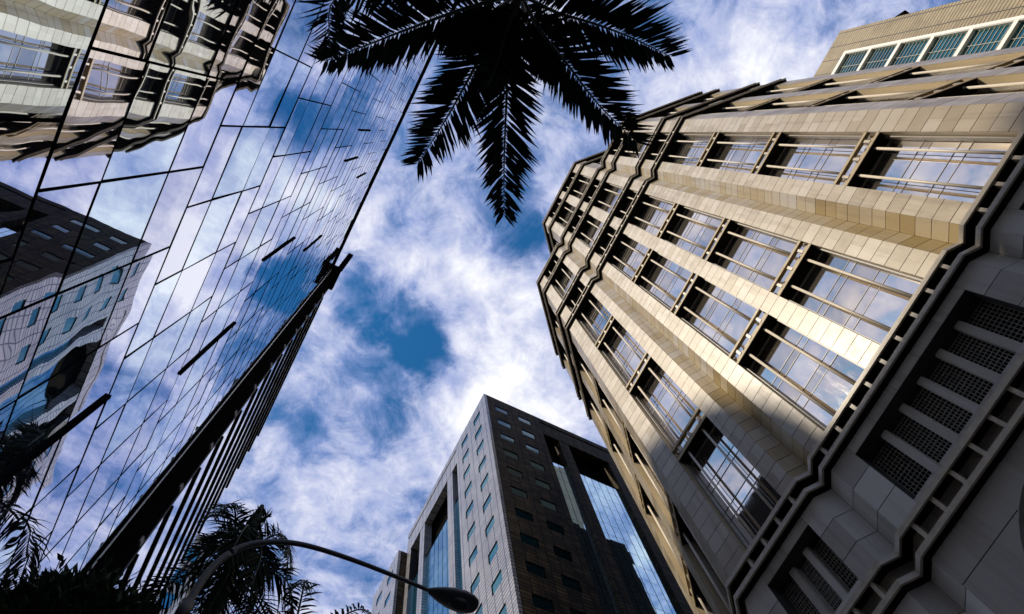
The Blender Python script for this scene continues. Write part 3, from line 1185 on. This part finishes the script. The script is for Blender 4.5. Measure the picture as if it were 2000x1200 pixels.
mb.hexa([(BX + 0.4, BY0 - 0.9, 63.2), (BX + 1.3, BY0 - 0.9, 63.2), (BX + 1.3, BY0, 63.2), (BX + 0.4, BY0, 63.2),
         (BX + 0.6, BY0 - 0.3, 65.2), (BX + 1.1, BY0 - 0.3, 65.2), (BX + 1.1, BY0, 65.2), (BX + 0.6, BY0, 65.2)])
mb.build('floodlight', 'black_metal', back)

# ================================================================== pale block far down the street
pale = empty('pale_block', (-8, 60, GROUND), 'pale block with blue windows behind the palm, lower left', 'building')
PX, PY, PT = -3.35, 52.0, 68.0
FP = Frame(PX, PY, -1, 0, 0, -1)
mb = MB()
FP.box(mb, 0, 16, GROUND, PT, -16, 0)
mb.build('wall', 'white_cladding', pale)
for i in range(12):
    for c in range(4):
        zt = PT - 1.6 - i * 3.6
        a = 0.45 + c * 3.4
        fr = MB()
        FP.box(fr, a - 0.05, a + 1.85, zt - 2.05, zt + 0.05, 0.002, 0.05)
        fo = fr.build('window', 'black_metal', pale)
        p = MB()
        FP.box(p, a, a + 1.8, zt - 2.0, zt, 0.052, 0.07)
        p.build('pane', 'blue_glass', fo)
mb = MB()
FP.box(mb, -0.25, 16.2, PT, PT + 0.6, -16.2, 0.25)
mb.build('parapet', 'white_cladding', pale)

# ================================================================== taller blocks behind the mirror glass block
def rear_block(label, x0, x1, prof, zband):
    """block whose top outline (y, z) is given; windows in bands towards the street"""
    y0, y1 = prof[0][0], prof[-1][0]
    rb = empty('rear_block', ((x0 + x1) / 2, (y0 + y1) / 2, GROUND), label, 'building')
    mb = MB()
    ring_ = [(y0, GROUND)] + list(prof) + [(y1, GROUND)]
    mb.quad([(x1, y, z) for y, z in ring_])
    mb.quad([(x0, y, z) for y, z in ring_])
    for i in range(len(ring_)):
        (ya, za), (yb, zb) = ring_[i], ring_[(i + 1) % len(ring_)]
        mb.quad([(x0, ya, za), (x1, ya, za), (x1, yb, zb), (x0, yb, zb)])
    mb.build('wall', 'black_metal', rb)
    Fr = Frame(x1, y0, 0, 1, 1, 0)
    for i in range(5):
        z = zband - i * 3.6
        mb = MB()
        Fr.box(mb, 0.5, y1 - y0 - 0.5, z - 1.4, z, 0.004, 0.05)
        mb.build('window_band', 'teal_glass', rb)


dome = [(6.0 + 11 * (1 - math.cos(R(a))), 55 + 12 * math.sin(R(a))) for a in range(0, 91, 6)] + [(34, 67)]
rear_block('dark round-shouldered tower behind the mirror glass block, mirrored in the stone tower windows', -30, -13, dome, 53)
rear_block('lower dark block behind the far end of the mirror glass block', -26, -11, [(-46, 53.5), (-6.2, 53.5)], 51)

# ================================================================== palms
def bez(pts, n):
    """smooth curve through control points (Catmull-Rom)"""
    P = [Vector(p) for p in pts]
    P = [P[0] * 2 - P[1]] + P + [P[-1] * 2 - P[-2]]
    out = []
    m = len(P) - 3
    for i in range(n + 1):
        t = i / n * m
        k = min(int(t), m - 1)
        t -= k
        a, b, c, d = P[k:k + 4]
        out.append(0.5 * ((2 * b) + (c - a) * t + (2 * a - 5 * b + 4 * c - d) * t * t + (3 * b - a - 3 * c + d) * t ** 3))
    return out


def frond(parent, pts, leaf=0.62, count=70, width=0.046, droop=0.25, up=Vector((0, 0, 1)), r0=0.035, start=0.10, tatter=0.0, rnd=random, reps=1):
    C = bez(pts, count)
    mb = MB()
    n = len(C)
    for i in range(n):
        s = i / (n - 1)
        if s < start:
            continue
        t = (C[min(i + 1, n - 1)] - C[max(i - 1, 0)]).normalized()
        side = t.cross(up)
        if side.length < 1e-3:
            side = Vector((1, 0, 0))
        side.normalize()
        nrm = side.cross(t).normalized()
        for sg in (-1, 1):
            for rep in range(reps):
                if rnd.random() < tatter:
                    continue
                prof = min(1.0, (s - start) / 0.16 + 0.35) * (1 - max(0, s - 0.62) ** 1.3 * 2.0)
                ln = leaf * max(0.22, prof) * rnd.uniform(0.82, 1.10)
                ang = R(rnd.uniform(54, 70) - 26 * s)
                d = (t * math.cos(ang) + side * sg * math.sin(ang)).normalized()
                d = (d + nrm * rnd.uniform(-0.32, 0.25)).normalized()
                dr = droop * rnd.uniform(0.5, 1.6)
                b0 = C[i] + t * rnd.uniform(-0.02, 0.02)
                wv = d.cross(nrm)
                wv = (wv + nrm * rnd.uniform(-0.35, 0.35)).normalized()
                w = width * rnd.uniform(0.8, 1.15) * (0.6 + 0.4 * prof)

                def q(f, k):
                    return b0 + d * ln * f - up * (dr * ln * f * f) + wv * (k * w / 2)
                p0, p1 = q(0.02, -0.16), q(0.02, 0.16)
                p2, p3 = q(0.22, -1), q(0.22, 1)
                p4, p5 = q(0.62, -0.9), q(0.62, 0.9)
                p6 = q(1.0, 0)
                k0 = len(mb.v)
                mb.v += [tuple(v) for v in (p0, p1, p2, p3, p4, p5, p6)]
                mb.f += [(k0, k0 + 1, k0 + 3, k0 + 2), (k0 + 2, k0 + 3, k0 + 5, k0 + 4), (k0 + 4, k0 + 5, k0 + 6)]
                mb.t += [0, 0, 0]
    o = mb.build('frond', 'leaf_dark', parent, fix=False)
    rc = MB()
    step = max(1, n // 18)
    cp = C[::step] + ([C[-1]] if (n - 1) % step else [])
    rc.tube(cp, [max(0.006, r0 * (1 - 0.85 * k / (len(cp) - 1))) for k in range(len(cp))], 6)
    rc.build('rachis', 'rachis_green', o, smooth=True)
    return o


def trunk(parent, base, top, r0, r1):
    mb = MB()
    b, t = Vector(base), Vector(top)
    n = 24
    pts = [b.lerp(t, i / n) for i in range(n + 1)]
    rad = [(r0 + (r1 - r0) * i / n) * (1.0 + 0.03 * (i % 2)) for i in range(n + 1)]
    mb.tube(pts, rad, 14)
    mb.build('trunk', 'palm_trunk', parent, smooth=True)
    cs = MB()
    cs.tube([t + Vector((0, 0, q)) for q in (-0.02, 0.4, 1.0, 1.5)], [r1 * 1.05, r1 * 1.15, r1 * 0.85, r1 * 0.4], 12)
    cs.build('crownshaft', 'crownshaft', parent, smooth=True)


def G(gx, gy, z):
    return (gx * z, gy * z, z)


# palm overhead (crown just outside the top of the view)
palm = empty('palm_tree', (0.14, -2.25, GROUND), 'large dark palm crown hanging overhead between the two towers', 'palm tree', 'royal palms along the pavement')
trunk(palm, (0.14, -2.25, GROUND), (0.14, -2.25, 9.2), 0.24, 0.17)
c0 = (0.14, -2.25, 10.3)
c1 = (0.14, -2.25, 10.0)
FR = [
    ([c0, G(-0.045, -0.165, 11.0), G(-0.095, -0.112, 11.1), G(-0.14, -0.062, 10.7), G(-0.185, -0.012, 10.0)], 0.60, 0.02),
    ([c1, G(0.004, -0.150, 10.6), G(0.001, -0.085, 10.7), G(-0.003, -0.02, 10.4), G(-0.012, 0.055, 9.7)], 0.60, 0.04),
    ([c1, G(0.032, -0.150, 10.6), G(0.062, -0.085, 10.8), G(0.097, -0.010, 10.6), G(0.135, 0.064, 9.9)], 0.56, 0.0),
    ([c0, G(0.062, -0.190, 10.9), G(0.12, -0.168, 11.0), G(0.185, -0.142, 10.7), G(0.262, -0.122, 9.9)], 0.60, 0.0),
    ([c0, G(0.07, -0.222, 11.0), G(0.125, -0.235, 11.1), G(0.185, -0.245, 10.7), G(0.246, -0.250, 10.0)], 0.60, 0.0),
    ([c0, G(-0.06, -0.205, 11.1), G(-0.125, -0.165, 11.3), G(-0.205, -0.095, 10.6), G(-0.185, -0.025, 9.6)], 0.60, 0.03),
    ([c0, G(-0.012, -0.175, 11.4), G(-0.028, -0.140, 11.7), G(-0.045, -0.11, 11.5)], 0.45, 0.0),
    ([c0, G(0.045, -0.185, 11.4), G(0.075, -0.165, 11.7), G(0.105, -0.145, 11.5)], 0.42, 0.0),
    ([c1, G(0.020, -0.165, 10.4), G(0.028, -0.12, 10.3), G(0.030, -0.085, 9.8)], 0.40, 0.0),
    ([c0, G(0.03, -0.26, 11.2), G(0.07, -0.32, 11.2), G(0.12, -0.40, 10.5)], 0.6, 0.0),
    ([c0, G(-0.03, -0.27, 11.2), G(-0.08, -0.33, 11.2), G(-0.14, -0.40, 10.5)], 0.6, 0.0),
    ([c0, G(-0.06, -0.24, 11.2), G(-0.14, -0.25, 11.2), G(-0.22, -0.24, 10.3)], 0.6, 0.0),
    ([c0, G(0.0, -0.30, 11.2), G(-0.01, -0.38, 11.0), G(-0.01, -0.46, 10.2)], 0.6, 0.0),
]
rnd = random.Random(11)
for pts, leaf, tat in FR:
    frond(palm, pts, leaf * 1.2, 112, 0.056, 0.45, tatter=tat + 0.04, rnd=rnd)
spear = MB()
spear.tube([(0.14, -2.25, 10.4), (0.15, -2.2, 11.6), (0.17, -2.15, 12.6)], [0.06, 0.05, 0.01], 8)
spear.build('spear_leaf', 'leaf_dark', palm, smooth=True)

# palm further down the pavement, its spear leaf standing up beside the lamp arm
palm2 = empty('palm_tree', (0.0, 10.0, GROUND), 'dark palm crown with upright spear leaf behind the curved lamp arm', 'palm tree', 'royal palms along the pavement')
trunk(palm2, (0.0, 10.0, GROUND), (0.0, 10.0, 11.4), 0.24, 0.16)
q0 = (0.0, 10.0, 12.4)
FR2 = [
    [q0, G(-0.012, 0.785, 13.0), G(-0.020, 0.84, 12.3), G(-0.03, 0.92, 11.3)],
    [q0, G(0.05, 0.770, 13.1), G(0.095, 0.785, 12.8), G(0.130, 0.845, 11.6)],
    [q0, G(-0.035, 0.762, 13.2), G(-0.065, 0.80, 12.7), G(-0.085, 0.88, 11.5)],
    [q0, G(0.03, 0.80, 13.0), G(0.06, 0.85, 12.2), G(0.075, 0.93, 11.0)],
    [q0, G(-0.015, 0.745, 13.4), G(-0.04, 0.735, 13.4), G(-0.065, 0.76, 12.6)],
    [q0, G(0.02, 0.76, 13.4), G(0.045, 0.765, 13.5), G(0.06, 0.81, 12.7)],
    [q0, (0.9, 11.0, 13.1), (1.6, 11.9, 12.8), (2.1, 12.6, 11.6)],
    [q0, (-0.9, 11.0, 13.1), (-1.3, 11.9, 12.8), (-1.5, 12.8, 11.6)],
    [q0, (0.1, 11.3, 13.2), (0.1, 12.4, 12.8), (0.1, 13.4, 11.4)],
    [q0, G(0.01, 0.83, 12.8), G(0.02, 0.90, 11.8), G(0.03, 0.98, 10.8)],
]
FR2 += [[q0, (-0.35, 9.4, 13.2), (-0.6, 8.8, 12.9), (-0.8, 8.5, 11.9)], [q0, (0.4, 9.4, 13.1), (0.75, 8.9, 12.6), (0.95, 8.7, 11.5)],
        [q0, (-0.05, 9.3, 12.9), (-0.12, 8.7, 12.2), (-0.15, 8.5, 11.0)], [q0, (0.25, 9.35, 12.7), (0.4, 8.9, 11.8), (0.45, 8.8, 10.8)],
        [q0, (-0.3, 9.5, 12.6), (-0.45, 9.1, 11.6), (-0.5, 9.05, 10.7)], [q0, (0.0, 9.5, 12.4), (-0.02, 9.2, 11.4), (-0.05, 9.1, 10.3)]]
for pts in FR2:
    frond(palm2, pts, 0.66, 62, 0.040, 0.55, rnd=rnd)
sp = MB()
sp.tube([(0.0, 10.0, 12.3), (0.0, 10.02, 13.4), (0.0, 10.05, 14.3), (0.0, 10.05, 15.1)], [0.10, 0.15, 0.17, 0.05], 10)
sp.build('spear_leaf', 'leaf_dark', palm2, smooth=True)
frond(palm2, [(0.0, 10.0, 12.6), (0.02, 10.0, 13.6), (0.10, 10.02, 14.5), (0.22, 10.1, 14.9)], 0.30, 40, 0.04, 0.9, up=Vector((0.2, 0.9, 0.3)).normalized(), rnd=rnd)

# third palm, only the top of its crown reaches the bottom edge
palm3 = empty('palm_tree', (1.85, 10.9, GROUND), 'palm whose frond tips just reach the bottom edge below the lamp arm', 'palm tree', 'royal palms along the pavement')
trunk(palm3, (1.85, 11.2, GROUND), (1.85, 11.2, 10.6), 0.24, 0.16)
r0_ = (1.85, 11.2, 11.6)
for k in range(9):
    an = 2 * math.pi * k / 9 + 0.3
    c, s = math.cos(an), math.sin(an)
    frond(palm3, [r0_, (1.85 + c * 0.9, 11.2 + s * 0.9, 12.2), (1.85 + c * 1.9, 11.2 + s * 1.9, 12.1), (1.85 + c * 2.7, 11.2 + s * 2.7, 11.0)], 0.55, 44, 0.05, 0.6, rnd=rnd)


# ================================================================== leafy tree at the foot of the blade wall
def leafy_tree(name, base, crown, radii, nleaf, label, leaf=0.22, seed=3):
    rnd = random.Random(seed)
    t = empty(name, base, label, 'tree')
    mb = MB()
    b, c = Vector(base), Vector(crown)
    pts = [b, b.lerp(c, 0.35) + Vector((0.06, -0.04, 0)), b.lerp(c, 0.7) + Vector((-0.05, 0.05, 0)), c]
    mb.tube(bez(pts, 10), [0.13 - 0.007 * i for i in range(11)], 8)
    mb.build('trunk', 'bark', t, smooth=True)
    tips = []
    for k in range(14):
        an = rnd.uniform(0, 2 * math.pi)
        el = rnd.uniform(-0.3, 1.2)
        d = Vector((math.cos(an) * math.cos(el) * radii[0], math.sin(an) * math.cos(el) * radii[1], math.sin(el) * radii[2])) * rnd.uniform(0.55, 0.95)
        st = b.lerp(c, rnd.uniform(0.72, 1.0))
        lb = MB()
        tp = c + d
        lb.tube(bez([st, st.lerp(tp, 0.5) + Vector((0, 0, 0.08)), tp], 6), [0.04 - 0.005 * i for i in range(7)], 6)
        lb.build('limb', 'bark', t, smooth=True)
        tips.append(tp)
    lv = MB()
    for i in range(nleaf):
        if rnd.random() < 0.7:
            ctr = rnd.choice(tips) + Vector((rnd.gauss(0, 0.16), rnd.gauss(0, 0.16), rnd.gauss(0, 0.13)))
        else:
            an, el, q = rnd.uniform(0, 6.283), rnd.uniform(-0.6, 1.5), rnd.uniform(0.4, 1) ** 0.5
            ctr = c + Vector((math.cos(an) * math.cos(el) * radii[0], math.sin(an) * math.cos(el) * radii[1], math.sin(el) * radii[2])) * q
        d = (ctr - c).normalized() + Vector((rnd.gauss(0, 0.5), rnd.gauss(0, 0.5), rnd.gauss(0.2, 0.5)))
        d.normalize()
        s = d.cross(Vector((rnd.gauss(0, 1), rnd.gauss(0, 1), rnd.gauss(0, 1)))).normalized()
        nrm = d.cross(s)
        ln = leaf * rnd.uniform(0.6, 1.25)
        w = ln * 0.20
        k0 = len(lv.v)
        lv.v += [tuple(ctr), tuple(ctr + d * ln * 0.4 + s * w + nrm * 0.01), tuple(ctr + d * ln * 0.4 - s * w + nrm * 0.01), tuple(ctr + d * ln)]
        lv.f += [(k0, k0 + 1, k0 + 3), (k0, k0 + 3, k0 + 2)]
        lv.t += [0, 0]
    lv.build('crown', 'leaf_green', t, fix=False)
    return t


leafy_tree('street_tree', (-1.25, 7.0, GROUND), (-1.25, 7.0, 6.15), (0.95, 1.2, 0.85), 26000,
           'dark leafy street tree in front of the black blade wall, bottom left corner', 0.13)

# ================================================================== street lamp
lamp = empty('street_lamp', (-0.28, 6.4, GROUND), 'grey street lamp with long curved arm and dark cobra head', 'street lamp')
ARM = [(-0.30, 7.0), (-0.285, 7.51), (-0.26, 7.82), (-0.19, 8.13), (-0.07, 8.43), (0.15, 8.72), (0.55, 8.98), (1.0, 9.10), (1.69, 9.14), (2.4, 9.12), (2.98, 9.08)]
pole = MB()
pole.tube([(-0.30, 6.4, GROUND), (-0.30, 6.4, 1.0), (-0.30, 6.4, 4.0), (-0.30, 6.4, 7.1)], [0.10, 0.095, 0.082, 0.068], 16)
pole.build('pole', 'lamp_steel', lamp, smooth=True)
arm = MB()
C = bez([(x, 6.4, z) for x, z in ARM], 50)
arm.tube(C, [0.056 - 0.024 * i / 50 for i in range(51)], 14)
arm.build('arm', 'lamp_steel', lamp, smooth=True)
col = MB()
col.tube([(-0.30, 6.4, 6.95), (-0.30, 6.4, 7.25)], 0.082, 16)
col.build('collar', 'lamp_steel', lamp, smooth=True)
bp = MB()
bp.tube([(-0.30, 6.4, GROUND), (-0.30, 6.4, GROUND + 0.05)], 0.22, 12)
bp.build('base_plate', 'lamp_steel', lamp)
# cobra head: lofted housing, lens below
head = MB()
HX = [(2.90, 0.045, 0.05), (2.98, 0.085, 0.07), (3.10, 0.135, 0.10), (3.28, 0.185, 0.125), (3.48, 0.20, 0.125), (3.62, 0.18, 0.105), (3.72, 0.125, 0.07), (3.76, 0.05, 0.03)]
n0 = 16
for hx, hw, hh in HX:
    zc = 9.08 + (hx - 2.9) * 0.04
    for k in range(n0):
        an = 2 * math.pi * k / n0
        zz_ = math.sin(an)
        head.v.append((hx, 6.4 + math.copysign(abs(math.cos(an)) ** 0.8, math.cos(an)) * hw, zc + (zz_ * hh if zz_ > 0 else zz_ * hh * 0.55)))
for i in range(len(HX) - 1):
    for k in range(n0):
        k2 = (k + 1) % n0
        head.f.append((i * n0 + k, i * n0 + k2, (i + 1) * n0 + k2, (i + 1) * n0 + k))
        head.t.append(0)
head.f.append(tuple(range(n0)))
head.f.append(tuple((len(HX) - 1) * n0 + k for k in range(n0)))
head.t += [0, 0]
hd = head.build('lamp_head', 'lamp_housing', lamp, smooth=True)
lens = MB()
rg = [[], []]
for k in range(20):
    an = 2 * math.pi * k / 20
    rg[0].append((3.42 + math.cos(an) * 0.19, 6.4 + math.sin(an) * 0.12, 9.05))
    rg[1].append((3.42 + math.cos(an) * 0.15, 6.4 + math.sin(an) * 0.09, 9.005))
for k in range(20):
    k2 = (k + 1) % 20
    lens.quad([rg[0][k], rg[0][k2], rg[1][k2], rg[1][k]])
lens.quad(rg[1])
lens.build('lens', 'lamp_lens', hd, smooth=False)
